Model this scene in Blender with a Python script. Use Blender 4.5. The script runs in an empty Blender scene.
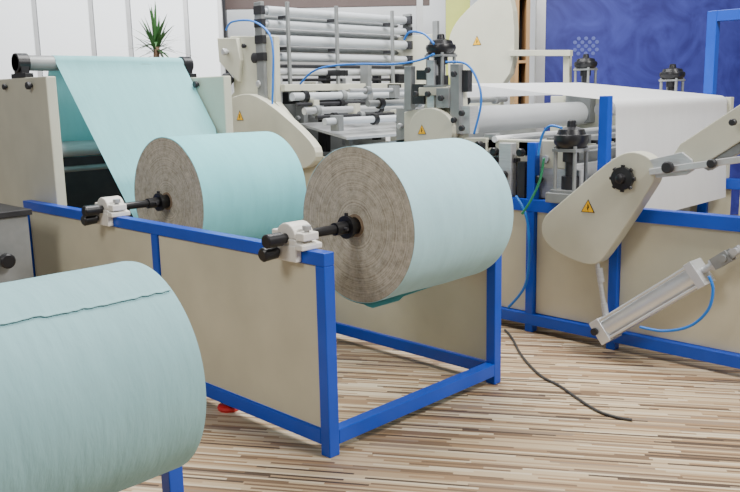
import bpy, bmesh, math, random
from mathutils import Vector, Matrix, noise
random.seed(7)
R = math.radians
COL = bpy.context.scene.collection
# ------------------------------------------------------------------ camera model
FPX, PITCH, TH, ROLL = 816.0, R(10.55), R(44.42), R(1.2)
CAM = Vector((0, 0, 1.6))
FW = Vector((math.cos(TH), math.sin(TH), 0)); RT = Vector((math.sin(TH), -math.cos(TH), 0)); ZU = Vector((0, 0, 1))
CF = FW*math.cos(PITCH) - ZU*math.sin(PITCH); CU0 = FW*math.sin(PITCH) + ZU*math.cos(PITCH)
CR = RT*math.cos(ROLL) - CU0*math.sin(ROLL); CU = RT*math.sin(ROLL) + CU0*math.cos(ROLL)
def ray(px, py): return CF + CR*((px-370)/FPX) - CU*((py-246)/FPX)
def at(px, py, ax, val):
    """the point of the world plane axis=val that stands at this place of the photograph"""
    d = ray(px, py); return CAM + d*((val-CAM[ax])/d[ax])
def hall(a, b, z):
    """hall coordinates: a to the right, b away"""
    p = RT*a + FW*b; return Vector((p.x, p.y, z))
def pxa(px, b, py=40):
    d = ray(px, py); return b*d.dot(RT)/d.dot(FW)
cd = bpy.data.cameras.new('camera'); cam = bpy.data.objects.new('camera', cd); COL.objects.link(cam)
cd.sensor_width = 36; cd.lens = 36*FPX/740; cd.clip_end = 100
mw = Matrix((CR, CU, -CF)).transposed().to_4x4(); mw.translation = CAM; cam.matrix_world = mw
bpy.context.scene.camera = cam

# ------------------------------------------------------------------ materials
def new_mat(name):
    m = bpy.data.materials.new(name); m.use_nodes = True
    nt = m.node_tree; return m, nt, nt.nodes['Principled BSDF']
def mat(name, col, rough=.5, metal=0, var=.06, scale=6, bump=0, bscale=80, stretch=(1, 1, 1), coat=0, bdist=.004, thin=0):
    m, nt, b = new_mat(name); N = nt.nodes; L = nt.links
    tc = N.new('ShaderNodeTexCoord'); mp = N.new('ShaderNodeMapping'); mp.inputs['Scale'].default_value = stretch
    L.new(tc.outputs['Object'], mp.inputs['Vector'])
    n = N.new('ShaderNodeTexNoise'); n.inputs['Scale'].default_value = scale; n.inputs['Detail'].default_value = 5
    L.new(mp.outputs[0], n.inputs['Vector'])
    r = N.new('ShaderNodeValToRGB')
    r.color_ramp.elements[0].position = .3; r.color_ramp.elements[1].position = .7
    r.color_ramp.elements[0].color = [c*(1-var) for c in col]+[1]
    r.color_ramp.elements[1].color = [min(1, c*(1+var)) for c in col]+[1]
    L.new(n.outputs['Fac'], r.inputs[0]); L.new(r.outputs[0], b.inputs['Base Color'])
    b.inputs['Roughness'].default_value = rough; b.inputs['Metallic'].default_value = metal
    if coat: b.inputs['Coat Weight'].default_value = coat
    if bump:
        n2 = N.new('ShaderNodeTexNoise'); n2.inputs['Scale'].default_value = bscale; n2.inputs['Detail'].default_value = 4
        L.new(mp.outputs[0], n2.inputs['Vector'])
        bp = N.new('ShaderNodeBump'); bp.inputs['Strength'].default_value = bump; bp.inputs['Distance'].default_value = bdist
        L.new(n2.outputs['Fac'], bp.inputs['Height']); L.new(bp.outputs[0], b.inputs['Normal'])
    if thin:                                    # thin tissue lets light through
        t = N.new('ShaderNodeBsdfTranslucent'); L.new(r.outputs[0], t.inputs['Color'])
        x = N.new('ShaderNodeMixShader'); x.inputs[0].default_value = thin
        out = [q for q in N if q.type == 'OUTPUT_MATERIAL'][0]
        L.new(b.outputs[0], x.inputs[1]); L.new(t.outputs[0], x.inputs[2]); L.new(x.outputs[0], out.inputs['Surface'])
    return m
def paper(name, col, var=.05, thin=0, bump=.6):
    return mat(name, col, .85, 0, var, 3, bump, 6, (4, 1, 1), 0, .008, thin)
M = {}
M['blue'] = mat('blue_paint', (.004, .062, .48), .38, 0, .08, 5)
M['cream'] = mat('cream_paint', (.56, .53, .40), .42, 0, .08, 3)
M['cream_plate'] = mat('cream_machine_paint', (.53, .525, .425), .4, 0, .05, 5)
M['white_cast'] = mat('white_cast', (.74, .72, .66), .45, 0, .06, 14, .2)
M['steel'] = mat('steel', (.48, .49, .50), .32, .4, .1, 10, 0, 80, (1, 1, 12))
M['grey_metal'] = mat('grey_metal', (.24, .25, .25), .42, .25, .15, 7)
M['dark'] = mat('dark_metal', (.028, .028, .032), .45, .3, .2, 8)
M['black'] = mat('black_plastic', (.008, .008, .010), .35, 0, .2, 10)
M['tube'] = mat('pale_tube', (.57, .60, .63), .28, .25, .05, 4)
M['feed'] = mat('feed_roller_chrome', (.80, .81, .82), .3, .05, .03, 4)
M['alu'] = mat('aluminium', (.56, .57, .58), .28, .4, .05, 10)
M['cyl'] = mat('cylinder_aluminium', (.64, .66, .68), .26, .45, .04, 10)
M['yellow'] = mat('yellow_sign', (.85, .46, .005), .5, 0, .03)
M['paper_a'] = paper('aqua_paper_pale', (.38, .635, .705))
M['paper_b'] = paper('aqua_paper', (.21, .60, .64))
M['paper_c'] = paper('aqua_paper_soft', (.31, .555, .595), .05, 0, .8)
M['web_b'] = paper('aqua_web', (.29, .65, .68), .04, .25)
M['web_w'] = paper('white_web', (.90, .91, .92), .02, .38, .3)
M['card'] = mat('cardboard', (.28, .20, .13), .8, 0, .15, 12)
M['torn'] = mat('torn_fibre_shadow', (.13, .17, .17), .9, 0, .3, 40)  # rim fibre coloured dark to stand in for the shadow along the tear
M['hose'] = mat('blue_hose', (.01, .16, .60), .35)
M['hose_g'] = mat('green_hose', (.02, .22, .10), .4)
M['cord'] = mat('black_cord', (.035, .033, .032), .5)
M['red'] = mat('red_plastic', (.55, .02, .02), .4)
M['white_wall'] = mat('white_wall', (.84, .87, .90), .6, 0, .02, 2)
M['wood'] = mat('shelf_wood', (.36, .21, .09), .5, 0, .15, 4, 0, 80, (1, 1, .1))
M['lime'] = mat('lime_panel', (.42, .46, .10), .5)
M['fascia'] = mat('brown_fascia', (.07, .045, .04), .5)
M['leaf'] = mat('leaf', (.03, .10, .025), .5, 0, .5, 8)
M['trunk'] = mat('trunk', (.16, .10, .06), .8, 0, .3, 12, .5)
M['pot'] = mat('pot', (.5, .48, .45), .5)
M['slate'] = mat('slate_plate', (.32, .37, .43), .4, .2, .06)
M['print'] = mat('pale_print', (.085, .11, .36), .5)

def endface():
    m, nt, b = new_mat('roll_end'); N = nt.nodes; L = nt.links
    tc = N.new('ShaderNodeTexCoord'); sp = N.new('ShaderNodeSeparateXYZ'); L.new(tc.outputs['Object'], sp.inputs[0])
    cb = N.new('ShaderNodeCombineXYZ'); L.new(sp.outputs['Y'], cb.inputs['Y']); L.new(sp.outputs['Z'], cb.inputs['Z'])
    ln = N.new('ShaderNodeVectorMath'); ln.operation = 'LENGTH'; L.new(cb.outputs[0], ln.inputs[0])
    n1 = N.new('ShaderNodeTexNoise'); n1.noise_dimensions = '1D'; n1.inputs['Scale'].default_value = 130; n1.inputs['Detail'].default_value = 6; n1.inputs['Roughness'].default_value = .7
    L.new(ln.outputs['Value'], n1.inputs['W'])
    n2 = N.new('ShaderNodeTexNoise'); n2.inputs['Scale'].default_value = 24; n2.inputs['Detail'].default_value = 9; n2.inputs['Roughness'].default_value = .8
    L.new(tc.outputs['Object'], n2.inputs['Vector'])
    m1 = N.new('ShaderNodeMath'); m1.operation = 'MULTIPLY'; m1.inputs[1].default_value = .40; L.new(n1.outputs['Fac'], m1.inputs[0])
    m2 = N.new('ShaderNodeMath'); m2.operation = 'MULTIPLY'; m2.inputs[1].default_value = .60; L.new(n2.outputs['Fac'], m2.inputs[0])
    hf = N.new('ShaderNodeMath'); hf.operation = 'ADD'; L.new(m1.outputs[0], hf.inputs[0]); L.new(m2.outputs[0], hf.inputs[1])
    r = N.new('ShaderNodeValToRGB'); e = r.color_ramp.elements
    e[0].position = .36; e[0].color = (.24, .212, .16, 1); e[1].position = .63; e[1].color = (.64, .59, .48, 1)
    L.new(hf.outputs[0], r.inputs[0]); L.new(r.outputs[0], b.inputs['Base Color']); b.inputs['Roughness'].default_value = .9
    bp = N.new('ShaderNodeBump'); bp.inputs['Strength'].default_value = .6; bp.inputs['Distance'].default_value = .008
    L.new(hf.outputs[0], bp.inputs['Height']); L.new(bp.outputs[0], b.inputs['Normal'])
    return m
M['end'] = endface()

def floor_mat():
    m, nt, b = new_mat('striped_laminate'); N = nt.nodes; L = nt.links
    def math_(op, a, bb=None):
        n = N.new('ShaderNodeMath'); n.operation = op
        for i, v in enumerate((a, bb)):
            if v is None: continue
            if isinstance(v, (int, float)): n.inputs[i].default_value = v
            else: L.new(v, n.inputs[i])
        return n.outputs[0]
    tc = N.new('ShaderNodeTexCoord')
    ang = R(78)
    D = FW*math.cos(ang) - RT*math.sin(ang); Q = Vector((-D.y, D.x, 0))
    def dot(v):
        n = N.new('ShaderNodeVectorMath'); n.operation = 'DOT_PRODUCT'; n.inputs[1].default_value = v
        L.new(tc.outputs['Object'], n.inputs[0]); return n.outputs['Value']
    u, v = dot(D), dot(Q)
    row = math_('FLOOR', math_('DIVIDE', v, .0150))
    w1 = N.new('ShaderNodeTexWhiteNoise'); w1.noise_dimensions = '1D'; L.new(row, w1.inputs['W'])
    seg = math_('FLOOR', math_('DIVIDE', math_('ADD', u, math_('MULTIPLY', w1.outputs['Value'], 5.0)), .44))
    cb = N.new('ShaderNodeCombineXYZ'); L.new(row, cb.inputs['X']); L.new(seg, cb.inputs['Y'])
    w2 = N.new('ShaderNodeTexWhiteNoise'); w2.noise_dimensions = '2D'; L.new(cb.outputs[0], w2.inputs['Vector'])
    r = N.new('ShaderNodeValToRGB'); r.color_ramp.interpolation = 'CONSTANT'; cr = r.color_ramp
    stops = [(0, (.49, .375, .235)), (.17, (.29, .185, .10)), (.32, (.58, .485, .345)), (.46, (.18, .115, .067)), (.58, (.38, .27, .16)), (.74, (.08, .053, .036)), (.82, (.50, .39, .255)), (.92, (.26, .19, .13))]
    cr.elements[0].position = 0; cr.elements[0].color = (*stops[0][1], 1)
    cr.elements[1].position = stops[1][0]; cr.elements[1].color = (*stops[1][1], 1)
    for p, c in stops[2:]:
        e = cr.elements.new(p); e.color = (*c, 1)
    L.new(w2.outputs['Value'], r.inputs[0])
    L.new(r.outputs[0], b.inputs['Base Color']); b.inputs['Roughness'].default_value = .45
    return m
M['floor'] = floor_mat()

def banner_mat():
    m, nt, b = new_mat('blue_banner'); N = nt.nodes; L = nt.links
    tc = N.new('ShaderNodeTexCoord')
    w = N.new('ShaderNodeTexNoise'); w.inputs['Scale'].default_value = 1.8; w.inputs['Detail'].default_value = 3; w.inputs['Distortion'].default_value = 3
    L.new(tc.outputs['Object'], w.inputs['Vector'])
    r = N.new('ShaderNodeValToRGB'); e = r.color_ramp.elements
    e[0].position = .3; e[0].color = (.010, .012, .165, 1); e[1].color = (.034, .046, .31, 1); e[1].position = .75
    L.new(w.outputs['Fac'], r.inputs[0]); L.new(r.outputs[0], b.inputs['Base Color']); b.inputs['Roughness'].default_value = .5
    return m
M['banner'] = banner_mat()

# ------------------------------------------------------------------ mesh builder
WO = {}
class MB:
    def __init__(s): s.bm = bmesh.new(); s.mi = 0
    def _f(s, vs, smooth=False):
        try: f = s.bm.faces.new(vs)
        except ValueError: return None
        f.material_index = s.mi; f.smooth = smooth; return f
    def box(s, x0, x1, y0, y1, z0, z1):
        v = [s.bm.verts.new((x, y, z)) for z in (z0, z1) for y in (y0, y1) for x in (x0, x1)]
        for q in ((0, 1, 3, 2), (4, 6, 7, 5), (0, 4, 5, 1), (2, 3, 7, 6), (0, 2, 6, 4), (1, 5, 7, 3)): s._f([v[i] for i in q])
        return s
    def bar(s, p0, p1, w, h, up=(0, 0, 1)):
        p0, p1 = Vector(p0), Vector(p1); d = (p1-p0).normalized(); sd = d.cross(Vector(up)).normalized(); u = sd.cross(d)
        v = [s.bm.verts.new(p + sd*a*w/2 + u*b*h/2) for p in (p0, p1) for a, b in ((-1, -1), (1, -1), (1, 1), (-1, 1))]
        s._f(v[3::-1]); s._f(v[4:])
        for i in range(4): s._f([v[i], v[(i+1) % 4], v[4+(i+1) % 4], v[4+i]])
        return s
    def lathe(s, p0, axis, prof, n=40):
        p0 = Vector(p0); d = Vector(axis).normalized(); a = d.orthogonal().normalized(); b = d.cross(a)
        rings = []
        for t, r in prof:
            if r < 1e-6: rings.append([s.bm.verts.new(p0+d*t)])
            else: rings.append([s.bm.verts.new(p0+d*t+(a*math.cos(2*math.pi*i/n)+b*math.sin(2*math.pi*i/n))*r) for i in range(n)])
        for k in range(len(rings)-1):
            A, B = rings[k], rings[k+1]
            for i in range(n):
                j = (i+1) % n
                if len(A) == 1 and len(B) == 1: continue
                if len(A) == 1: s._f([A[0], B[j], B[i]], True)
                elif len(B) == 1: s._f([A[i], A[j], B[0]], True)
                else: s._f([A[i], A[j], B[j], B[i]], True)
        for k in range(1, len(prof)-1):
            v1 = Vector((prof[k][0]-prof[k-1][0], prof[k][1]-prof[k-1][1])); v2 = Vector((prof[k+1][0]-prof[k][0], prof[k+1][1]-prof[k][1]))
            if v1.length > 1e-7 and v2.length > 1e-7 and v1.angle(v2) > .6 and len(rings[k]) > 1:
                for i in range(n):
                    e = s.bm.edges.get((rings[k][i], rings[k][(i+1) % n]))
                    if e: e.smooth = False
        return s
    def cyl(s, p0, p1, r, r1=None, n=32):
        p0, p1 = Vector(p0), Vector(p1); L = (p1-p0).length; r1 = r if r1 is None else r1
        return s.lathe(p0, p1-p0, [(0, 0), (0, r), (L, r1), (L, 0)], n)
    def tube(s, pts, r, n=10):
        pts = [Vector(p) for p in pts]; rings = []; up = None
        for i, p in enumerate(pts):
            d = (pts[min(i+1, len(pts)-1)]-pts[max(i-1, 0)]).normalized()
            if up is None: up = d.orthogonal().normalized()
            up = (up - d*up.dot(d)).normalized(); b = d.cross(up)
            rings.append([s.bm.verts.new(p+(up*math.cos(2*math.pi*k/n)+b*math.sin(2*math.pi*k/n))*r) for k in range(n)])
        for A, B in zip(rings, rings[1:]):
            for k in range(n): s._f([A[k], A[(k+1) % n], B[(k+1) % n], B[k]], True)
        s._f(rings[0][::-1]); s._f(rings[-1]); return s
    def prism(s, pts, vec):
        vec = Vector(vec); A = [s.bm.verts.new(Vector(p)) for p in pts]; B = [s.bm.verts.new(Vector(p)+vec) for p in pts]
        s._f(A); s._f(B[::-1]); n = len(A)
        for i in range(n): s._f([A[i], B[i], B[(i+1) % n], A[(i+1) % n]])
        return s
    def sheet(s, prof, x0, x1, nx=24, wob=0.0):
        """thin sheet (one layer) swept along X from a (y,z[,x0,x1]) profile"""
        P = [Vector((0, q[0], q[1])) for q in prof]; XS = [q[2] if len(q) > 2 else x0 for q in prof]; g = []
        XE = [q[3] if len(q) > 3 else x1 for q in prof]
        for i, p in enumerate(P):
            d = (P[min(i+1, len(P)-1)]-P[max(i-1, 0)]).normalized(); nn = Vector((0, -d.z, d.y)); row = []
            for k in range(nx+1):
                x = XS[i]+(XE[i]-XS[i])*k/nx; w = wob*noise.noise(Vector((x*5, p.y*2, p.z*2)))
                row.append(s.bm.verts.new(Vector((x, p.y, p.z))+nn*w))
            g.append(row)
        for a, b in zip(g, g[1:]):
            for k in range(nx): s._f([a[k], a[k+1], b[k+1], b[k]], True)
        return s
    def build(s, name, mats, parent=None, origin=None, bevel=0):
        bmesh.ops.recalc_face_normals(s.bm, faces=s.bm.faces[:])
        po = WO.get(parent.name, Vector()) if parent else Vector()
        if origin is None:
            if parent: origin = po
            else:
                vs = [v.co for v in s.bm.verts]
                origin = Vector(((min(v.x for v in vs)+max(v.x for v in vs))/2, (min(v.y for v in vs)+max(v.y for v in vs))/2, min(v.z for v in vs)))
        origin = Vector(origin)
        for v in s.bm.verts: v.co -= origin
        me = bpy.data.meshes.new(name); s.bm.to_mesh(me); s.bm.free()
        for m in (mats if isinstance(mats, (list, tuple)) else [mats]): me.materials.append(M[m])
        o = bpy.data.objects.new(name, me); COL.objects.link(o)
        if parent: o.parent = parent
        o.location = origin-po; WO[o.name] = origin
        if bevel:
            b = o.modifiers.new('bevel', 'BEVEL'); b.width = bevel; b.segments = 2; b.limit_method = 'ANGLE'; b.angle_limit = R(40)
        return o
def tag(o, label, cat, group=None):
    o['label'] = label; o['category'] = cat
    if group: o['group'] = group
    return o
def thing(name, label, cat, loc, group=None):
    o = bpy.data.objects.new(name, None); COL.objects.link(o); o.location = loc; o.empty_display_size = .1
    WO[o.name] = Vector(loc); return tag(o, label, cat, group)
def struct(o): o['kind'] = 'structure'; return o
def chaikin(pts, n=2):
    pts = [Vector(p) for p in pts]
    for _ in range(n):
        q = []
        for i in range(len(pts)):
            a, b = pts[i], pts[(i+1) % len(pts)]
            q += [a*.75+b*.25, a*.25+b*.75]
        pts = q
    return pts
def spline(pts, k=8):
    pts = [Vector(p) for p in pts]; out = []
    for i in range(len(pts)-1):
        p0, p1, p2, p3 = pts[max(i-1, 0)], pts[i], pts[i+1], pts[min(i+2, len(pts)-1)]
        for j in range(k):
            t = j/k
            out.append(.5*((2*p1)+(p2-p0)*t+(2*p0-5*p1+4*p2-p3)*t*t+(3*p1-p0-3*p2+p3)*t**3))
    return out+[pts[-1]]
def poly(pp, x): return [at(a, b, 0, x) for a, b in pp]
def warn_sign(c, s, parent):
    """yellow warning triangle with a lightning bolt on a face looking to -X"""
    m = MB(); c = Vector(c)
    def tri(k, dz=0): return [c+Vector((0, y*s*k, (z+dz)*s*k)) for y, z in ((-.5, -.29), (.5, -.29), (0, .577))]
    m.mi = 1; m.prism(tri(1), (-.002, 0, 0)); m.mi = 0; m.prism([p+Vector((-.002, 0, 0)) for p in tri(.86)], (-.001, 0, 0))
    m.mi = 1
    bolt = [(.05, .30), (.10, .02), (.01, .03), (.04, -.20), (-.10, .08), (-.01, .07), (-.04, .30)]
    m.prism([c+Vector((-.003, -y*s*.9, (z-.03)*s*.9)) for y, z in bolt], (-.001, 0, 0))
    o = m.build('warning_sign', ['yellow', 'black'], parent); o['label'] = 'yellow warning triangle with black lightning bolt'; return o
def knob(p, r, L, par, name='knob', mm='black', ax=(-1, 0, 0)):
    return MB().lathe(p, ax, [(0, 0), (0, r*.5), (L*.4, r*.5), (L*.4, r), (L*.9, r), (L, r*.8), (L, 0)], 24).build(name, mm, par)

# ------------------------------------------------------------------ setting
f = MB().box(-6, 18, -6, 18, -.05, 0).build('floor', 'floor', origin=(0, 0, 0)); struct(f)
def hbox(m, a0, a1, b0, b1, z0, z1):
    c = [hall(a, b, z) for z in (z0, z1) for b in (b0, b1) for a in (a0, a1)]
    v = [m.bm.verts.new(p) for p in c]
    for q in ((0, 1, 3, 2), (4, 6, 7, 5), (0, 4, 5, 1), (2, 3, 7, 6), (0, 2, 6, 4), (1, 5, 7, 3)): m._f([v[i] for i in q])
    return m
struct(hbox(MB(), -8.5, 8.5, 12.5, 12.6, 0, 5).build('wall_back', 'white_wall'))
B0 = 10.5
edges = [-20, 38, 94, 131, 188, 222]
for i, (e0, e1) in enumerate(zip(edges, edges[1:])):
    root = thing('partition_panel', ['white partition panel behind the cream unwind plate, at the far left edge', 'white partition panel second from the left, above the aqua sheet',
        'narrow white partition panel left of the spiky plant', 'white partition panel directly behind the spiky plant', 'narrow white partition panel right of the spiky plant'][i], 'wall panel', hall(pxa((e0+e1)/2, B0), B0, 0), 'white partition panels')
    hbox(MB(), pxa(e0, B0)+.03, pxa(e1, B0)-.03, B0-.02, B0+.02, .02, 4).build('infill', 'white_wall', root)
    hbox(MB(), pxa(e1, B0)-.03, pxa(e1, B0)+.02, B0-.03, B0+.03, 0, 4).build('post', 'alu', root)

# ------------------------------------------------------------------ reel stand
T = .06; XN, XF, Y0, Y1, ZT = 2.30, 3.545, 2.53, 5.56, .935
st = thing('reel_stand', 'long blue steel stand with cream side panels carrying two paper rolls', 'stand', (2.95, 4.05, 0))
ys = [Y0, 3.87, Y1-T]
for x in (XN, XF):
    for y in ys: MB().box(x, x+T, y, y+T, 0, ZT-T).build('post', 'blue', st, bevel=.004)
    for z in (ZT-T, .05): MB().box(x, x+T, Y0 if z > .5 else Y0+T, Y1 if z > .5 else Y1-T, z, z+T if z > .5 else z+.07).build('rail', 'blue', st, bevel=.004)
    for a, b in zip(ys, ys[1:]): MB().box(x+.012, x+.020, a+T+.004, b-.004, .125, ZT-T-.004).build('side_panel', 'cream', st, bevel=.001)
for y in (Y0, 3.87, 5.10): MB().box(XN+T, XF, y, y+T, .05, .12).build('cross_rail', 'blue', st, bevel=.004)
def bearing(x, y, zs, sgn):
    m = MB(); prof = [(-.115, 0), (.115, 0), (.115, .026), (.072, .032), (.068, zs-ZT)]; hw = .06 if sgn < 0 else .035
    m.prism([Vector((x-hw, y+a, ZT+b)) for a, b in prof+[(-.068, zs-ZT), (-.072, .032), (-.115, .026)]], (.12, 0, 0))
    fx = x+sgn*T/2; m.box(min(fx, fx+sgn*.035), max(fx, fx+sgn*.035), y-.075, y+.075, ZT-.055, ZT+.02)
    o = m.build('bearing_block', 'white_cast', st, bevel=.006)
    m = MB(); arc = [(.068*math.cos(t), .068*math.sin(t)) for t in [math.pi*i/10 for i in range(11)]]
    m.prism([Vector((x-hw+.005, y+a, zs+b)) for a, b in arc], (.11, 0, 0))
    m.box(x-hw+.01, x+.04, y-.115, y-.055, zs-.006, zs+.03); m.box(x-hw+.015, x+.035, y+.055, y+.11, zs-.02, zs+.03)
    m.build('bearing_cap', 'white_cast', o, bevel=.006)
    m = MB(); m.lathe((x-.01, y-.092, zs+.02), (0, 0, 1), [(0, 0), (0, .013), (.02, .013), (.02, .022), (.04, .022), (.04, 0)], 6); m.build('cap_bolt', 'steel', o)
    zz = ZT-.015; xx = x+sgn*(T/2+.03)
    MB().lathe((xx, y+.045, zz), (sgn, 0, -.05), [(-.01, 0), (-.01, .016), (.02, .016), (.02, .030), (.09, .032), (.098, .024), (.098, 0)], 24).build('clamp_knob', 'black', o)
def wobble(x, t, y): return .0035*(noise.noise(Vector((x*7, math.cos(t)*1.6+y, math.sin(t)*1.6)))*.7+noise.noise(Vector((x*1.5, math.cos(t)*.8, math.sin(t)*.8+y))))
def roll(name, label, cat, x0, x1, y, z, r, pm, group):
    root = thing(name, label, cat, ((x0+x1)/2, y, z-r), group); c = Vector(((x0+x1)/2, y, z)); m = MB(); n = 128; rc = .055
    def pt(x, rr, i, wob):
        t = 2*math.pi*i/n; w = wobble(x, t, y) if wob else 0
        return Vector((x, y+(rr+w)*math.cos(t), z+(rr+w)*math.sin(t)))
    NX = 26; rings = []
    k = 26
    for j in range(k+1):
        rr = rc+(r-.003-rc)*j/k; off = random.uniform(-.0017, .0017)
        rings.append(([m.bm.verts.new(pt(x0+off+.0035*noise.noise(Vector((rr*26, math.cos(i/n*6.283)*4, math.sin(i/n*6.283)*4))), rr, i, 0)) for i in range(n)], 1))
    for j in range(NX+1):
        rings.append(([m.bm.verts.new(pt(x0+(x1-x0)*j/NX, r, i, 1)) for i in range(n)], 0))
    for j in range(k, -1, -1):
        rr = rc+(r-.003-rc)*j/k; off = random.uniform(-.002, .002)
        rings.append(([m.bm.verts.new(pt(x1+off, rr, i, 0)) for i in range(n)], 1))
    for (A, ma), (Bq, mb) in zip(rings, rings[1:]):
        m.mi = 1 if (ma and mb) else 0
        for i in range(n): m._f([A[i], A[(i+1) % n], Bq[(i+1) % n], Bq[i]], True)
    for q in (k, k+1, k+1+NX, k+2+NX):
        for i in range(n):
            e = m.bm.edges.get((rings[q][0][i], rings[q][0][(i+1) % n]))
            if e: e.smooth = False
    m.build('wound_paper', [pm, 'end'], root, c)
    m = MB(); m.lathe((x0-.006, y, z), (1, 0, 0), [(0, .042), (0, rc), (x1-x0+.012, rc), (x1-x0+.012, .042), (0, .042)], 48)
    m.build('core', 'card', root)
    return root
ROLLS = 'paper rolls'
X0r = 2.71
Z1, Z2, YR1, YR2 = .982, .975, 2.75, 4.40
r1 = roll('paper_roll', 'pale aqua paper roll on the stand end nearest the floor cord, grey-brown end showing', 'paper roll', X0r, 3.475, YR1, Z1, .378, 'paper_a', ROLLS)
r2 = roll('paper_roll', 'turquoise paper roll on the blue stand whose sheet runs up over the guide roller', 'paper roll', X0r, 3.505, YR2, Z2, .392, 'paper_b', ROLLS)
MB().sheet([(YR1+.385*math.cos(R(a)), Z1+.385*math.sin(R(a))) for a in range(-40, -96, -5)]+[(YR1-.06, Z1-.392, X0r+.01, 2.98), (YR1-.085, Z1-.398, X0r+.02, 2.92)], X0r+.006, 3.46, 16, .001).build('loose_end', 'paper_b', r1)
def shaft(label, y, z, xa, xb, x1r):
    s = thing('roll_shaft', label, 'shaft', (xa, y, z), 'black roll shafts')
    MB().lathe((xa, y, z), (1, 0, 0), [(0, 0), (0, .026), (.006, .031), (.085, .031), (.09, .023), (.095, .0225), (xb-xa-.005, .0225), (xb-xa, .018), (xb-xa, 0)], 28).build('bar', 'black', s)
    MB().lathe((X0r-.14, y, z), (1, 0, 0), [(0, .022), (0, .031), (.07, .031), (.07, .055), (.09, .055), (.09, .042), (.13, .040), (.20, .038), (.20, .022)], 36).build('chuck', 'black', s)
    MB().cyl((X0r-.06, y, z+.05), (X0r-.06, y, z+.068), .009, n=16).build('set_screw', 'dark', s)
    MB().cyl((X0r-.10, y-.025, z), (X0r-.10, y-.05, z), .008, n=16).build('set_screw', 'dark', s)
    MB().lathe((x1r, y, z), (1, 0, 0), [(-.05, .022), (-.05, .036), (.012, .04), (.012, .026), (.025, .026), (.025, .022)], 36).build('chuck', 'black', s)
    return s
for y, z, la, x1r in ((YR1, Z1, 'black steel shaft through the right-hand roll with the grey-brown end', 3.475), (YR2, Z2, 'black steel shaft through the left-hand roll under the running sheet', 3.505)):
    bearing(XN+T/2, y, z, -1); bearing(XF+T/2, y, z, 1)
    shaft(la, y, z, 2.16, 3.70, x1r)
cp = at(229, 409, 2, 0)
tag(MB().lathe((cp.x, cp.y, 0), (0, 0, 1), [(0, 0), (0, .055), (.012, .06), (.024, .056), (.03, .045), (.03, 0)], 32).build('plastic_cap', 'red'), 'small red round cap on the floor beneath the blue bottom rail', 'cap')

# ------------------------------------------------------------------ unwind tower at the left, and the aqua sheet
YG, ZG = 5.63, 1.855
ut = thing('unwind_tower', 'cream upright side plates with guide rollers at the left end of the stand', 'machine', (2.95, 5.75, 0))
for x0, x1, ya in ((2.375, 2.445, 5.20), (3.67, 3.74, 5.08)):
    MB().box(x0, x1, ya, 6.55, 0 if x0 < 3 else ZT+.0, 1.755).build('side_plate', 'cream_plate', ut, bevel=.008)
    xm = (x0+x1)/2; m = MB()
    m.box(xm-.03, xm+.03, YG-.11, YG+.11, 1.755, 1.785); m.lathe((xm-.04, YG, ZG), (1, 0, 0), [(0, 0), (0, .065), (.08, .065), (.08, 0)], 24); m.box(xm-.028, xm+.028, YG-.06, YG+.06, 1.78, ZG)
    m.build('bearing', 'black', ut, bevel=.003)
    knob((xm-.035, YG-.22, 1.70), .025, .04, ut, 'bolt', 'dark'); knob((xm-.035, YG+.18, 1.70), .02, .03, ut, 'bolt', 'dark')
MB().cyl((2.37, YG, ZG), (3.74, YG, ZG), .052, n=32).build('guide_roller', 'grey_metal', ut)
MB().cyl((2.44, YG-.04, 1.26), (3.68, YG-.04, 1.26), .055, n=32).build('guide_roller', 'steel', ut)
MB().cyl((2.44, YG-.06, 1.12), (3.68, YG-.06, 1.12), .02, n=24).build('tie_bar', 'grey_metal', ut)
MB().box(2.45, 3.67, 5.96, 6.0, .2, 1.72).build('rear_plate', 'dark', ut)  # coloured dark to give the shaded recess behind the rollers
prof = [(YR2+.397*math.cos(R(a)), Z2+.397*math.sin(R(a)), 2.70, 3.51) for a in range(-110, -37, 6)]
p0 = Vector(prof[-1][:2]); p1 = Vector((YG-.053, ZG))
prof += [(*p0.lerp(p1, i/14), 2.70-.07*i/14, 3.51+.15*max(0, min(1, (i-3)/5))) for i in range(1, 15)]
prof += [(YG-.055*math.cos(R(a)), ZG+.055*math.sin(R(a)), 2.63, 3.66) for a in range(15, 181, 15)]
prof += [(YG+.055-.002*i, ZG-.06*i, 2.63-.013*i, 3.66) for i in range(1, 11)]
prof += [(YG-.04+.060*math.cos(R(a)), 1.26+.060*math.sin(R(a)), 2.50, 3.66) for a in range(0, -100, -20)]
tag(MB().sheet(prof, 2.7, 3.65, 30, .003).build('paper_sheet', 'web_b'), 'aqua paper sheet rising from the left roll and folded over the guide roller', 'paper sheet')

# grey cabinet at the left edge
cq = at(32, 209, 0, 2.10); zc_ = cq.z
gc = thing('steel_cabinet', 'grey metal cabinet with black knob at the left edge of the picture', 'cabinet', (1.85, cq.y+.35, 0))
MB().box(1.57, 2.08, cq.y+.02, cq.y+.68, .03, zc_-.035).build('body', 'grey_metal', gc, bevel=.006)
m = MB(); m.box(1.55, 2.10, cq.y, cq.y+.70, zc_-.035, zc_); m.build('rim', 'dark', gc, bevel=.003)
kq = at(4, 260, 1, cq.y+.02); knob(kq, .045, .07, gc, ax=(0, -1, 0))
for x in (1.62, 2.03):
    for y in (cq.y+.07, cq.y+.63): MB().cyl((x, y, 0), (x, y, .03), .025, n=16).build('foot', 'black', gc)

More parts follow.
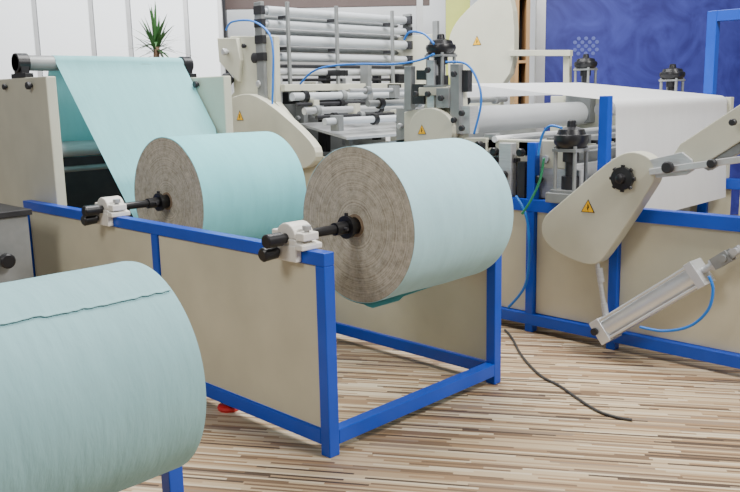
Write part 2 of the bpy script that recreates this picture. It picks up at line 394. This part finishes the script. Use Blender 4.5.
# ------------------------------------------------------------------ foreground roll on its own stand
YF, ZF, RF, XA, XB = 2.315, .742, .347, .25, 1.30
r3 = roll('paper_roll', 'large soft aqua paper roll in the foreground with a torn paper edge', 'paper roll', XA, XB, YF, ZF, RF, 'paper_c', ROLLS)
m = MB(); n = 110; g = []
for side in (0, 1):
    rows = []
    for k in range(n+1):
        x = XA+.002+(XB-XA-.012)*k/n; a0 = 125.5+.5*noise.noise(Vector((x*5, 3, 1)))+.9*noise.noise(Vector((x*44, 1, 0)))-(1.2 if x < .9 else 0)
        row = []
        for j in range(40):
            a = R(a0-(j*.8 if j < 6 else 4.8+(j-6)*3)); rr = RF+wobble(x, a, YF)+.0010+.0022*side*(1 if j < 3 else .4)+.002*max(0, 1-j/3)
            row.append(m.bm.verts.new((x, YF+rr*math.cos(a), ZF+rr*math.sin(a))))
        rows.append(row)
    g.append(rows)
for side in (0, 1):
    for a, b in zip(g[side], g[side][1:]):
        for j in range(39): m._f([a[j], a[j+1], b[j+1], b[j]], True)
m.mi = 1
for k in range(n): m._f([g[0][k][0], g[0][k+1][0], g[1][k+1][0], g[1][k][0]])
o = m.build('torn_edge', ['paper_c', 'torn'], r3); o['label'] = 'ragged torn paper edge, rim fibres darkened for its shadow line'
fs = thing('roll_trestle', 'low blue steel trestle under the foreground paper roll', 'stand', (.75, YF, 0))
for x in (.13, 1.345):
    MB().box(x, x+.055, YF-.0275, YF+.0275, .05, ZF-.055).build('post', 'blue', fs, bevel=.004)
    MB().box(x, x+.055, YF-.25, YF+.25, 0, .05).build('foot_bar', 'blue', fs, bevel=.004)
    m = MB(); m.box(x, x+.055, YF-.06, YF+.06, ZF-.055, ZF-.019); m.box(x, x+.055, YF-.06, YF-.025, ZF-.02, ZF+.02); m.box(x, x+.055, YF+.025, YF+.06, ZF-.02, ZF+.02)
    m.build('cradle', 'blue', fs, bevel=.003)
MB().box(.18, 1.35, YF-.02, YF+.02, .06, .10).build('stretcher', 'blue', fs, bevel=.003)
s3 = thing('roll_shaft', 'shaft ends of the foreground paper roll', 'shaft', (.10, YF, ZF), 'black roll shafts')
MB().lathe((.10, YF, ZF), (1, 0, 0), [(0, 0), (0, .018), (1.32, .018), (1.32, 0)], 24).build('bar', 'black', s3)
for x, d in ((XA-.02, 1), (XB+.02, -1)):
    MB().lathe((x, YF, ZF), (d, 0, 0), [(0, .018), (0, .05), (.012, .05), (.012, .038), (.09, .034), (.09, .018)], 32).build('chuck', 'black', s3)

# ------------------------------------------------------------------ feeding machine on the right
XM, XR = 4.56, 6.45
fm = thing('feeding_machine', 'cream and blue machine on the right with the white sheet running over it', 'machine', (5.5, 2.3, 0))
def post(x, y, z0, z1, par=fm, h=.03): return MB().box(x-h, x+h, y-h, y+h, z0, z1).build('post', 'blue', par, bevel=.004)
for y, z0, z1 in ((2.96, 0, 1.27), (2.457, .90, 1.56), (2.36, 0, .82), (.85, 0, .82), (4.02, 0, .82)): post(XM, y, z0, z1)
gy = at(714, 15, 0, XR)
for y, z1 in ((.85, .82), (4.02, .82)): post(XR, y, 0, z1)
post(XR, gy.y, 0, gy.z+.03, fm, .037)
MB().box(XR-.037, XR+.037, 1.2, gy.y-.037, gy.z-.05, gy.z+.03).build('overhead_beam', 'blue', fm, bevel=.004)
post(XR, 1.163, 0, gy.z+.03, fm, .037)
for x in (XM, XR):
    MB().box(x-.032, x+.032, .82, 4.05, .05, .125).build('rail', 'blue', fm, bevel=.004)
    MB().box(x-.033, x+.033, .82, 4.05, .82, .90).build('rail', 'blue', fm, bevel=.004)
for x in (XM+.005, XR):
    for a, b in ((.88, 2.33), (2.39, 2.93), (2.99, 3.99)): MB().box(x, x+.01, a+.004, b-.004, .13, .816).build('side_panel', 'cream', fm)
MB().box(4.85, 6.2, 2.6, 4.0, .13, 1.05).build('drive_housing', 'grey_metal', fm, bevel=.01)
XP = XM+.08
MB().prism(poly([(424, 86), (462, 86), (464, 140), (466, 190), (404, 190), (404, 112), (424, 108)], XP), (.06, 0, 0)).build('side_plate', 'cream_plate', fm, bevel=.006)
g = MB().prism(chaikin(poly([(408, 128), (414, 112), (432, 106), (452, 118), (453, 142), (432, 150), (410, 146)], XP-.09)), (.07, 0, 0)).build('gear_guard', 'cream_plate', fm, bevel=.005)
warn_sign(at(422, 131, 0, XP-.091), .08, g)
def pb(px0, py0, px1, py1, x, th, name, mm, par):
    """upright plate or block on the plane X=x"""
    return MB().prism(poly([(px0, py0), (px1, py0), (px1, py1), (px0, py1)], x), (th, 0, 0)).build(name, mm, par, bevel=.003)
pb(427, 60, 434, 108, XP-.03, .05, 'bracket', 'steel', fm); pb(450, 64, 459, 134, XP-.05, .05, 'bracket', 'grey_metal', fm)
pb(458, 106, 470, 134, XP-.03, .10, 'roller_bearing', 'steel', fm); pb(436, 88, 449, 108, XP-.06, .06, 'clamp_block', 'grey_metal', fm)
pb(464, 138, 486, 162, XP-.05, .06, 'gear_box', 'cream_plate', fm); pb(468, 143, 482, 157, XP-.09, .05, 'motor', 'dark', fm)
pb(488, 150, 500, 190, XP-.06, .05, 'bracket', 'grey_metal', fm); pb(404, 66, 411, 110, XP-.02, .05, 'bracket', 'grey_metal', fm)
pb(412, 84, 424, 104, XP-.02, .06, 'clamp_block', 'dark', fm); pb(470, 160, 484, 182, XP-.07, .05, 'clamp_block', 'dark', fm); pb(416, 70, 426, 80, XP-.02, .05, 'valve', 'black', fm)
pb(462, 70, 468, 92, XP-.02, .05, 'valve', 'dark', fm); pb(484, 134, 496, 148, XP-.02, .06, 'clamp_block', 'grey_metal', fm)
for px, py in ((456, 74), (456, 120), (430, 94), (443, 98), (430, 70), (464, 113), (464, 128), (418, 94), (477, 171), (494, 160), (494, 178)): knob(at(px, py, 0, XP-.07), .021, .04, fm, 'bolt', 'dark')
MB().box(XR-.03, XR+.03, 3.0, 4.0, .90, 1.55).build('side_plate', 'cream_plate', fm, bevel=.006)
YA, ZA = 3.67, 1.40
MB().lathe((4.66, YA, ZA), (1, 0, 0), [(0, 0), (0, .035), (.05, .035), (.05, .098), (1.76, .098), (1.76, .035), (1.82, .035), (1.82, 0)], 40).build('feed_roller', 'feed', fm)
MB().lathe((4.62, 3.45, 1.225), (1, 0, 0), [(0, 0), (0, .03), (.06, .03), (.06, .045), (1.8, .045), (1.8, 0)], 32).build('press_roller', 'feed', fm)
MB().cyl((4.56, 2.492, 1.48), (6.5, 2.492, 1.48), .042).build('turning_roller', 'steel', fm)
MB().box(6.44, 6.5, 2.43, 2.55, .90, 1.52).build('roller_support', 'cream_plate', fm, bevel=.004)
MB().box(4.66, 6.4, 2.72, 3.32, 1.05, 1.08).build('table', 'slate', fm, bevel=.004)
MB().box(4.62, 6.42, 3.02, 3.12, 1.17, 1.27).build('cross_beam', 'alu', fm, bevel=.006)
MB().box(4.62, 6.42, 2.70, 2.74, .98, 1.13).build('front_beam', 'alu', fm, bevel=.004)
MB().box(4.66, 6.42, 2.80, 2.84, 1.02, 1.19).build('middle_beam', 'grey_metal', fm, bevel=.004)
MB().box(4.66, 6.42, 3.18, 3.22, 1.08, 1.29).build('rear_beam', 'steel', fm, bevel=.004)
for y, z, r, mm in ((2.90, 1.16, .024, 'tube'), (3.30, 1.28, .022, 'feed'), (2.77, 1.22, .012, 'steel')): MB().cyl((4.6, y, z), (6.42, y, z), r, n=20).build('rod', mm, fm)
for x in (4.84, 5.06, 5.30, 5.56, 5.84, 6.12):
    MB().box(x-.035, x+.035, 2.98, 3.02, 1.13, 1.285).build('tool_holder', 'grey_metal', fm, bevel=.003)
    MB().box(x-.02, x+.02, 2.93, 2.98, 1.10, 1.22).build('tool_block', 'cream_plate', fm, bevel=.003)
    MB().box(x+.06, x+.10, 2.955, 3.02, 1.15, 1.24).build('tool_block', 'dark', fm, bevel=.003)
    MB().cyl((x, 2.93, 1.17), (x, 2.90, 1.17), .018, n=16).build('tool_screw', 'steel', fm)
MB().box(4.62, 4.68, 2.66, 3.5, .90, 1.10).build('bed_plate', 'steel', fm, bevel=.006)
MB().box(4.62, 4.67, 2.74, 3.5, 1.10, 1.28).build('bed_bracket', 'cream_plate', fm, bevel=.006)
MB().box(4.54, 4.60, 3.12, 3.22, .90, 1.26).build('guide_block', 'steel', fm, bevel=.004)
MB().box(4.55, 4.61, 3.36, 3.44, .90, 1.20).build('guide_block', 'grey_metal', fm, bevel=.004)
MB().box(4.55, 4.61, 3.02, 3.08, .90, 1.14).build('guide_block', 'dark', fm, bevel=.004)
MB().box(4.56, 4.61, 3.24, 3.34, .90, 1.10).build('guide_block', 'cream_plate', fm, bevel=.004)
MB().box(4.57, 4.62, 3.10, 3.34, 1.13, 1.16).build('guide_block', 'dark', fm, bevel=.003)
for y, z in ((3.29, 1.03), (3.27, 1.20), (3.06, 1.20), (3.40, 1.24), (2.92, 1.03), (3.17, 1.05), (3.40, 1.10)): knob((4.56 if y in (3.17,) else 4.60, y, z), .028, .06, fm, 'adjuster', 'black')
MB().box(XM-.02, XM+.04, .95, 1.55, .90, 1.14).build('end_plate', 'cream_plate', fm, bevel=.006)
def actuator(px, pyb, pyt, x, par, s=1.0):
    """air spring: lower plate, columns, upper plate, black domed bellows"""
    q0, q1 = at(px, pyb, 0, x), at(px, pyt, 0, x); y, z0 = q0.y, q0.z; k = (q1.z-q0.z)/.44; m = MB()
    m.box(x-.09*s, x+.09*s, y-.09*s, y+.09*s, z0, z0+.018*k); m.box(x-.085*s, x+.085*s, y-.085*s, y+.085*s, z0+.25*k, z0+.27*k)
    for a in (-1, 1):
        for b in (-1, 1): m.cyl((x+a*.068*s, y+b*.068*s, z0), (x+a*.068*s, y+b*.068*s, z0+.285*k), .012*s, n=14)
    o = m.build('actuator', 'grey_metal', par, bevel=.002)
    MB().lathe((x, y, z0+.018*k), (0, 0, 1), [(0, 0), (0, .055*s), (.08*k, .055*s), (.08*k, .03*s), (.17*k, .03*s), (.17*k, .05*s), (.232*k, .05*s), (.232*k, 0)], 28).build('plunger', 'dark', o)
    MB().lathe((x, y, z0+.27*k), (0, 0, 1), [(0, 0)]+[(t*k, r*s) for t, r in ((0, .08), (.03, .105), (.055, .11), (.08, .105), (.085, .09), (.115, .08), (.13, .03), (.165, .026), (.17, .018))]+[(.17*k, 0)], 36).build('bellows', 'black', o)
    return y, z0
y, z = actuator(570, 192, 120, XM, fm); MB().box(XM-.1, XM+.1, y-.12, y+.12, .90, z).build('actuator_base', 'grey_metal', fm, bevel=.006)
y, z = actuator(441, 87, 34, XM+.13, fm); MB().box(XM+.04, XM+.22, y-.14, y+.14, z-.06, z).build('actuator_base', 'cream_plate', fm, bevel=.006)
y, z = actuator(585, 92, 54, XR, fm, .9); MB().box(XR-.12, XR+.1, y-.12, y+.12, 1.32, z).build('actuator_base', 'grey_metal', fm, bevel=.006)
y, z = actuator(671, 104, 64, XR, fm, .9); MB().box(XR-.1, XR+.1, y-.12, y+.12, .9, z).build('actuator_base', 'slate', fm, bevel=.006)
pb(508, 50, 570, 56, XR-.10, .05, 'support_bar', 'cream_plate', fm); pb(563, 54, 569, 100, XR-.05, .05, 'bar_stay', 'cream_plate', fm)
# swinging arm with guard, knob, cylinder
XS = XM-.20
gp = [(541, 236), (542, 218), (560, 203), (612, 158), (632, 150), (652, 158), (657, 176), (645, 196), (604, 258), (594, 266), (576, 262), (552, 250)]
sw = MB().prism(chaikin(poly(gp, XS)), (.11, 0, 0)).build('arm_guard', 'cream_plate', fm, bevel=.006)
warn_sign(at(588, 208, 0, XS-.001), .09, sw)
kc = at(625, 178, 0, XS)
m = MB(); m.lathe(kc, (-1, 0, 0), [(0, 0), (0, .05), (.015, .05), (.018, .066), (.045, .066), (.05, .03), (.07, .026), (.075, .018), (.075, 0)], 32)
for i in range(8):
    a = 2*math.pi*i/8; m.cyl(kc+Vector((-.03, .05*math.cos(a), .05*math.sin(a))), kc+Vector((-.03, .077*math.cos(a), .077*math.sin(a))), .012, n=12)
m.build('hand_knob', 'black', sw)
X5 = XS+.02
ar = MB().prism(poly([(672, 156), (680, 144), (742, 103), (772, 83), (772, 121), (742, 140), (704, 164), (684, 170)], X5), (.10, 0, 0)).build('swing_arm', 'cream_plate', fm, bevel=.005)
MB().prism(poly([(700, 166), (742, 141), (772, 122), (772, 132), (742, 151), (708, 171)], X5+.02), (.06, 0, 0)).build('arm_underside', 'grey_metal', ar, bevel=.003)
m = MB(); m.prism(poly([(648, 160), (682, 152), (692, 160), (694, 170), (686, 175), (656, 178)], X5-.02), (.018, 0, 0)); m.build('arm_bracket', 'steel', ar, bevel=.004)
MB().bar(at(650, 172, 0, X5-.03), at(765, 156, 0, X5-.03), .03, .036).build('tie_rod', 'alu', ar, bevel=.004)
for px, py, r in ((670, 167, .032), (714, 163, .024), (735, 122, .018)): knob(at(px, py, 0, X5-.04), r, .045, ar, 'pivot', 'dark')
XC = XM-.17
c0, c1 = at(601, 332, 0, XC), at(703, 271, 0, XC); d = (c1-c0).normalized(); L = (c1-c0).length
cy = MB(); cy.bar(c0, c0+d*.07, .15, .145, (1, 0, 0)); cy.bar(c1-d*.05, c1, .15, .145, (1, 0, 0)); cy.lathe(c0+d*.06, d, [(0, 0), (0, .067), (L-.1, .067), (L-.1, 0)], 36)
up = Vector((1, 0, 0)).cross(d)
for sa in (-1, 1):
    for sb in (-1, 1): cy.cyl(c0+Vector((sa*.060, 0, 0))+up*sb*.058+d*.03, c1+Vector((sa*.060, 0, 0))+up*sb*.058, .009, n=12)
cyo = cy.build('air_cylinder', 'cyl', fm, bevel=.003)
m = MB(); m.cyl(c1, c1+d*.10, .02); m.cyl(c1+d*.06, c1+d*.085, .034, n=6); m.build('piston_rod', 'steel', cyo)
m = MB()
for sx in (-.03, .03): m.bar(c1+d*.085+Vector((sx, 0, 0)), c1+d*.18+Vector((sx, 0, 0)), .065, .018, (1, 0, 0))
m.bar(c1+d*.08, c1+d*.11, .065, .076, (1, 0, 0)); m.cyl(c1+d*.15+Vector((-.055, 0, 0)), c1+d*.15+Vector((.055, 0, 0)), .02)
m.build('clevis', 'grey_metal', cyo)
m = MB(); m.bar(c1+d*.125, c1+d*.24, .045, .03, (1, 0, 0)); m.cyl(c1+d*.22+Vector((-.05, 0, 0)), c1+d*.22+Vector((.16, 0, 0)), .018); m.build('anchor_lug', 'steel', cyo)
m = MB(); m.cyl(c0+Vector((-.09, 0, .02)), c0+Vector((.16, 0, .02)), .022); m.build('mount_pin', 'dark', cyo)
m = MB(); m.cyl(at(597, 262, 0, XC), at(606, 318, 0, XC), .014); m.cyl(at(599, 268, 0, XC), at(601, 282, 0, XC), .022, n=6); m.cyl(at(604, 303, 0, XC), at(606, 318, 0, XC), .02, n=6); m.build('push_rod', 'steel', cyo)

# white sheet
XW = 4.66
wp = [(3.78, 1.56, 4.74), (3.765, 1.625, 4.74), (3.70, 1.66, 4.74)]+[(3.70-1.195*i/12, 1.66-.125*i/12, 4.74-.08*i/12) for i in range(1, 13)]
wp += [(2.500-.055*math.sin(R(a)), 1.479+.055*math.cos(R(a)), XW) for a in range(10, 91, 10)]
wp += [(2.445-.003*i, 1.475-.065*i, XW) for i in range(1, 12)]
tag(MB().sheet(wp, XW, 6.40, 48, .002).build('paper_sheet', 'web_w'), 'wide white paper sheet lying across the right machine and hanging down its end', 'paper sheet')

# ------------------------------------------------------------------ rewinding machine behind
rm = thing('rewinding_machine', 'tall cream machine behind the rolls with a rack of pale tubes', 'machine', (5.5, 5.2, 0))
MB().box(4.62, 6.36, 4.12, 6.35, .08, 1.06).build('bed', 'grey_metal', rm, bevel=.01)
for x in (XM-.03, XR-.03):
    MB().box(x, x+.06, 4.10, 6.4, 0, .10).build('base_rail', 'blue', rm, bevel=.004)
    MB().box(x+.02, x+.05, 4.10, 6.4, .10, 1.10).build('side_panel', 'cream', rm, bevel=.003)
MB().prism(poly([(230, 36), (274, 36), (276, 102), (300, 132), (300, 180), (212, 180), (215, 112), (234, 92)], XM), (.06, 0, 0)).build('side_plate', 'cream_plate', rm, bevel=.006)
MB().prism(poly([(217, 38), (236, 38), (240, 60), (238, 82), (219, 62)], XM-.04), (.06, 0, 0)).build('motor_plate', 'cream_plate', rm, bevel=.006)
knob(at(232, 80, 0, XM), .06, .09, rm, 'hub', 'dark'); knob(at(258, 58, 0, XM), .045, .05, rm, 'hub', 'dark'); knob(at(228, 52, 0, XM-.04), .03, .06, rm, 'hub', 'steel')
knob(at(262, 84, 0, XM), .03, .05, rm, 'hub', 'steel'); knob(at(246, 46, 0, XM), .02, .04, rm, 'bolt', 'dark')
g = MB().prism(chaikin(poly([(206, 138), (218, 108), (236, 94), (258, 94), (312, 140), (318, 160), (300, 172), (220, 168)], XM-.10)), (.08, 0, 0)).build('gear_guard', 'cream_plate', rm, bevel=.006)
warn_sign(at(240, 117, 0, XM-.101), .10, g)
YT = 5.72
def xrod(px, py, y, r, mm, name, x0=XM+.03, x1=XR-.02):
    z = at(px, py, 1, y).z
    return MB().lathe((x0, y, z), (1, 0, 0), [(0, 0), (0, r*.5), (.03, r*.5), (.03, r), (x1-x0-.03, r), (x1-x0-.03, r*.5), (x1-x0, r*.5), (x1-x0, 0)], 24).build(name, mm, rm)
rows = ((11, .040), (24, .034), (40, .045), (57, .038))
for py, r in rows: xrod(272, py, YT, r, 'tube', 'web_tube')
for py in (18, 32, 49): xrod(274, py, YT+.12, .026, 'grey_metal', 'web_tube')
for py, r, mm in ((66, .016, 'dark'), (72, .030, 'alu'), (80, .014, 'dark')): xrod(276, py, YT-.1, r, mm, 'web_tube')
zt = at(272, 3, 1, YT).z
for x in (XM-.02, XR): MB().box(x-.018, x+.018, YT-.05, YT+.05, 1.10, zt).build('rack_upright', 'grey_metal', rm, bevel=.004)
for xx in (4.72, 5.30, 6.05):
    MB().box(xx, xx+.026, YT-.16, YT-.13, 1.55, zt).build('rack_strut', 'grey_metal', rm, bevel=.003)
    for py in (18, 49): z = at(272, py, 1, YT).z; MB().box(xx-.01, xx+.036, YT-.13, YT-.04, z-.014, z+.014).build('strut_clamp', 'dark', rm, bevel=.002)
for py, r in rows:
    z = at(272, py, 1, YT).z
    MB().box(XM-.045, XM-.0, YT-.06, YT+.05, z-.035, z+.035).build('tube_bearing', 'dark', rm, bevel=.003)
    MB().box(XR-.05, XR-.02, YT-.09, YT+.06, z-.04, z+.04).build('tube_bearing', 'dark', rm, bevel=.003)
MB().box(XR-.02, XR+.04, YT-.36, YT+.25, 1.10, zt-.22).build('side_plate', 'cream_plate', rm, bevel=.006)
MB().box(XR-.06, XR-.02, YT-.44, YT-.38, 1.10, zt-.10).build('side_column', 'grey_metal', rm, bevel=.004)
MB().box(XM+.06, XR-.03, YT+.30, YT+.33, 1.06, at(272, 84, 1, YT+.3).z).build('rear_plate', 'grey_metal', rm, bevel=.004)
zb = at(272, 88, 1, 5.56).z
MB().box(XM+.05, XR-.02, 5.50, 5.56, zb-.03, zb+.03).build('cross_beam', 'cream_plate', rm, bevel=.005)
ci = 0
for py, y, r, mm in ((97, 5.4, .034, 'tube'), (105, 5.35, .016, 'dark'), (112, 5.25, .03, 'steel'), (119, 5.1, .018, 'dark'), (124, 5.0, .030, 'tube'), (90, 4.7, .016, 'steel'), (103, 4.5, .025, 'grey_metal')):
    z = at(285, py, 1, y).z if y > 4.8 else at(390, py, 1, y).z
    MB().cyl((XM+.04, y, z), (XR, y, z), r, n=24).build('roller', mm, rm)
    for j in range(5):                                     # collars and clamp blocks on each rod
        x = XM+.18+.36*j+.13*((ci*37 % 10)/10); ci += 1
        if ci % 3: MB().cyl((x-.022, y, z), (x+.022, y, z), r+.018, n=20).build('shaft_collar', ('dark', 'black', 'grey_metal')[ci % 3], rm)
        else:
            MB().box(x-.03, x+.03, y-r-.02, y+r+.02, z-r-.05, z+r+.02).build('clamp_block', ('cream_plate', 'grey_metal')[ci % 2], rm, bevel=.003)
pb(318, 70, 326, 152, 5.2, .06, 'bracket', 'black', rm); pb(292, 70, 345, 76, 5.2, .04, 'bracket', 'black', rm); pb(308, 98, 338, 106, 5.17, .09, 'bracket', 'dark', rm)
pb(372, 72, 378, 140, 5.9, .05, 'bracket', 'dark', rm); pb(348, 84, 398, 89, 5.9, .05, 'bracket', 'black', rm); pb(342, 100, 362, 116, 5.7, .2, 'gear_box', 'grey_metal', rm)
pb(296, 84, 304, 134, 4.9, .05, 'bracket', 'grey_metal', rm); pb(282, 92, 300, 104, 4.9, .1, 'clamp_block', 'black', rm); pb(384, 94, 402, 128, 6.0, .08, 'bracket', 'cream_plate', rm)
pb(268, 76, 279, 112, 4.62, .04, 'bracket', 'steel', rm); pb(396, 108, 408, 146, 4.75, .06, 'bracket', 'grey_metal', rm); pb(328, 114, 342, 136, 5.3, .15, 'clamp_block', 'dark', rm)
pb(336, 78, 346, 96, 5.4, .08, 'valve', 'alu', rm); pb(354, 92, 364, 100, 5.8, .08, 'valve', 'dark', rm); pb(390, 74, 399, 90, 6.1, .08, 'valve', 'black', rm); pb(300, 106, 316, 118, 5.0, .1, 'valve', 'alu', rm)
pb(360, 64, 368, 98, 5.6, .05, 'bracket', 'grey_metal', rm); pb(342, 118, 352, 144, 5.5, .06, 'bracket', 'grey_metal', rm); pb(364, 120, 384, 134, 5.7, .12, 'clamp_block', 'grey_metal', rm)
pb(304, 82, 312, 110, 5.1, .05, 'bracket', 'cream_plate', rm); pb(380, 106, 392, 118, 5.9, .08, 'clamp_block', 'cream_plate', rm)
for px, py, x in ((322, 84, 5.2), (322, 126, 5.2), (375, 104, 5.9), (274, 94, 4.62), (300, 118, 4.9), (402, 126, 4.75), (352, 108, 5.7), (393, 108, 6.0)): knob(at(px, py, 0, x), .022, .04, rm, 'bolt', 'steel')
m = MB(); m.prism([Vector((4.75, 4.15, 1.26)), Vector((4.75, 4.85, 1.18)), Vector((4.75, 4.85, 1.15)), Vector((4.75, 4.15, 1.23))], (1.6, 0, 0)); m.build('folding_plate', 'slate', rm)
m = MB(); m.prism([Vector((4.75, 4.9, 1.25)), Vector((4.75, 5.5, 1.36)), Vector((4.75, 5.5, 1.34)), Vector((4.75, 4.9, 1.23))], (1.6, 0, 0)); m.build('folding_plate', 'alu', rm)
MB().box(4.75, 6.35, 4.10, 4.15, 1.10, 1.30).build('front_beam', 'alu', rm, bevel=.004)
for x in (4.9, 5.55, 6.2):
    MB().box(x-.03, x+.03, 4.3, 4.36, 1.05, 1.22).build('plate_stay', 'grey_metal', rm); MB().box(x-.02, x+.02, 5.0, 5.05, 1.05, 1.25).build('plate_stay', 'grey_metal', rm)
g = MB().prism(chaikin(poly([(449, 92), (447, 48), (452, 26), (474, 2), (492, -8), (514, -8), (514, 92)], XR-.06)), (.08, 0, 0)).build('gear_guard', 'cream_plate', rm, bevel=.006)
warn_sign(at(477, 42, 0, XR-.061), .10, g)
gq = at(480, 60, 0, XR)
MB().box(XR-.02, XR+.04, gq.y-.25, gq.y+.25, 1.0, 1.75).build('guard_support', 'cream_plate', rm)

# ------------------------------------------------------------------ hoses and cord
def hose(label, pp, x, r=.009, mm='hose', name='air_hose', group='blue air hoses'):
    o = tag(MB().tube(spline([at(a, b, 0, x) for a, b in pp]), r).build(name, mm), label, 'hose', group)
hose('blue air hose looping in front of the tube rack on the rear machine', [(226, 30), (232, 22), (252, 21), (268, 32), (273, 50), (273, 80), (272, 112)], XM-.06)
hose('blue air hose running from the tube rack to the upper black actuator', [(300, 84), (312, 72), (330, 66), (360, 64), (395, 64), (420, 60), (434, 54)], XM-.03, .008)
hose('blue air hose arching beside the upper black actuator', [(404, 40), (410, 32), (424, 34), (434, 44)], XM, .008)
hose('blue air hose dropping from the upper actuator past the white roller', [(446, 62), (466, 64), (478, 82), (481, 104), (474, 134)], XM-.02, .008)
hose('blue air hose curving left of the lower black actuator', [(562, 128), (550, 126), (542, 136), (538, 156)], XM-.11, .008)
hose('blue air hose hanging down the corner post behind the paper roll', [(516, 196), (523, 208), (528, 226), (529, 262), (524, 288), (508, 308)], XM-.06, .009)
hose('blue air hose curving below the silver air cylinder', [(640, 327), (664, 331), (690, 326), (708, 310), (713, 290), (709, 276)], XM-.26, .008)
hose('green hose beside the blue corner post', [(544, 158), (540, 180), (531, 200), (522, 214)], XM-.08, .008, 'hose_g', group=None)
tag(MB().tube(spline([at(a, b, 2, .008) for a, b in ((505, 330), (512, 338), (522, 356), (540, 375), (560, 386), (580, 400), (598, 411), (616, 417), (632, 420))]), .0075).build('power_cord', 'cord'), 'dark power cord snaking over the striped floor', 'cord')

# ------------------------------------------------------------------ background
bn = thing('banner_wall', 'deep blue printed display wall behind the right machine', 'display wall', hall(3.9, 9.6, 0))
hbox(MB(), pxa(545, 9.6), pxa(860, 9.6), 9.6, 9.64, .1, 4).build('printed_panel', 'banner', bn)
hbox(MB(), pxa(536, 9.6), pxa(545, 9.6), 9.58, 9.66, 0, 4).build('post', 'alu', bn)
m = MB()
ac, zc0 = pxa(586, 9.6), (CAM+ray(586, 46)*(9.6/ray(586, 46).dot(FW))).z
for i in range(-3, 4):
    for j in range(-2, 3):
        if (i+j) % 2 == 0: m.cyl(hall(ac+i*.042, 9.60, zc0+j*.042), hall(ac+i*.042, 9.594, zc0+j*.042), .022, n=12)
m.build('dotted_motif', 'print', bn)
su = thing('shelf_unit', 'narrow wooden shelf unit beside the blue display wall', 'shelf', hall(pxa(523, 9.2), 9.3, 0))
for px in (517, 528):
    hbox(MB(), pxa(px, 9.2)-.02, pxa(px, 9.2)+.02, 9.2, 9.5, 0, 3.4).build('upright', 'wood', su)
for z in (1.2, 1.9, 2.6): hbox(MB(), pxa(517, 9.2)+.02, pxa(528, 9.2)-.02, 9.2, 9.5, z, z+.03).build('shelf', 'wood', su)
hbox(MB(), pxa(517, 9.2)+.02, pxa(528, 9.2)-.02, 9.47, 9.5, 0, 3.4).build('back_board', 'dark', su)
tag(hbox(MB(), pxa(446, 10.5), pxa(470, 10.5), 10.5, 10.55, 0, 4).build('lime_panel', 'lime'), 'lime green upright panel behind the rounded cream guard', 'wall panel')
fa = thing('booth_fascia', 'dark brown header beam above the tube rack on two posts', 'beam', hall(pxa(330, 11), 11, 0))
zf = (CAM+ray(330, 7)*(11/ray(330, 7).dot(FW))).z
hbox(MB(), pxa(226, 11), pxa(430, 11), 11, 11.1, zf, zf+.4).build('header', 'fascia', fa)
for px in (224, 420): hbox(MB(), pxa(px, 11)-.04, pxa(px, 11)+.04, 10.98, 11.1, 0, zf+.5).build('post', 'dark' if px < 300 else 'alu', fa)

# spiky plant on a tall trunk
bp = hall(pxa(156, 9.4), 9.4, 0); pl = thing('potted_plant', 'tall potted plant with a spiky green leaf crown against the white panels', 'plant', bp)
MB().lathe(bp, (0, 0, 1), [(0, 0), (0, .16), (.36, .21), (.38, .21), (.38, .18), (.33, .17), (.33, 0)], 32).build('pot', 'pot', pl)
zc = (CAM+ray(156, 46)*(9.4/ray(156, 46).dot(FW))).z
MB().tube(spline([bp+Vector((0, 0, .3)), bp+Vector((.03, .01, .8)), bp+Vector((-.02, .02, 1.5)), bp+Vector((0, 0, zc))]), .035, 12).build('trunk', 'trunk', pl)
m = MB()
for i in range(72):
    az = random.uniform(0, 6.283); el = R(random.uniform(-10, 88)); Lf = random.uniform(.32, .5); cz = zc+random.uniform(-.10, .04)
    h = Vector((math.cos(az), math.sin(az), 0)); sd = Vector((-h.y, h.x, 0)); prev = None
    for j in range(7):
        t = j/6; p = bp+Vector((0, 0, cz))+h*(Lf*t*math.cos(el))+Vector((0, 0, Lf*t*math.sin(el)-.22*t*t*math.cos(el)*Lf)); w = .018*math.sin(math.pi*min(.98, .25+.75*t))
        cur = [m.bm.verts.new(p-sd*w), m.bm.verts.new(p+sd*w)]
        if prev: m._f([prev[0], prev[1], cur[1], cur[0]], True)
        prev = cur
m.build('leaves', 'leaf', pl)

# ------------------------------------------------------------------ light
def area(name, loc, target, size, power, col=(1, 1, 1)):
    l = bpy.data.lights.new(name, 'AREA'); l.shape = 'RECTANGLE'; l.size, l.size_y = size; l.energy = power; l.color = col
    o = bpy.data.objects.new(name, l); COL.objects.link(o); o.location = loc
    o.rotation_euler = (Vector(target)-Vector(loc)).to_track_quat('-Z', 'Y').to_euler(); return o
area('key_light', (3.8, -1.6, 5.2), (3.4, 3.2, .6), (1.6, 1.6), 500, (1, .975, .93))
area('side_light', (-2.2, 2.6, 4.4), (3.4, 3.6, .9), (1.6, 1.6), 140, (1, .975, .94))
area('overhead_light', (4.4, 4.2, 5.6), (4.4, 4.2, 0), (3, 3), 460, (1, .985, .96))
area('wall_light', hall(-2.5, 7.5, 5.0), hall(-2.5, 10.5, 2.2), (8, 1.5), 560, (.95, .98, 1))
w = bpy.data.worlds.new('world'); bpy.context.scene.world = w; w.use_nodes = True
bg = w.node_tree.nodes['Background']; bg.inputs[0].default_value = (.94, .96, 1, 1); bg.inputs[1].default_value = .25
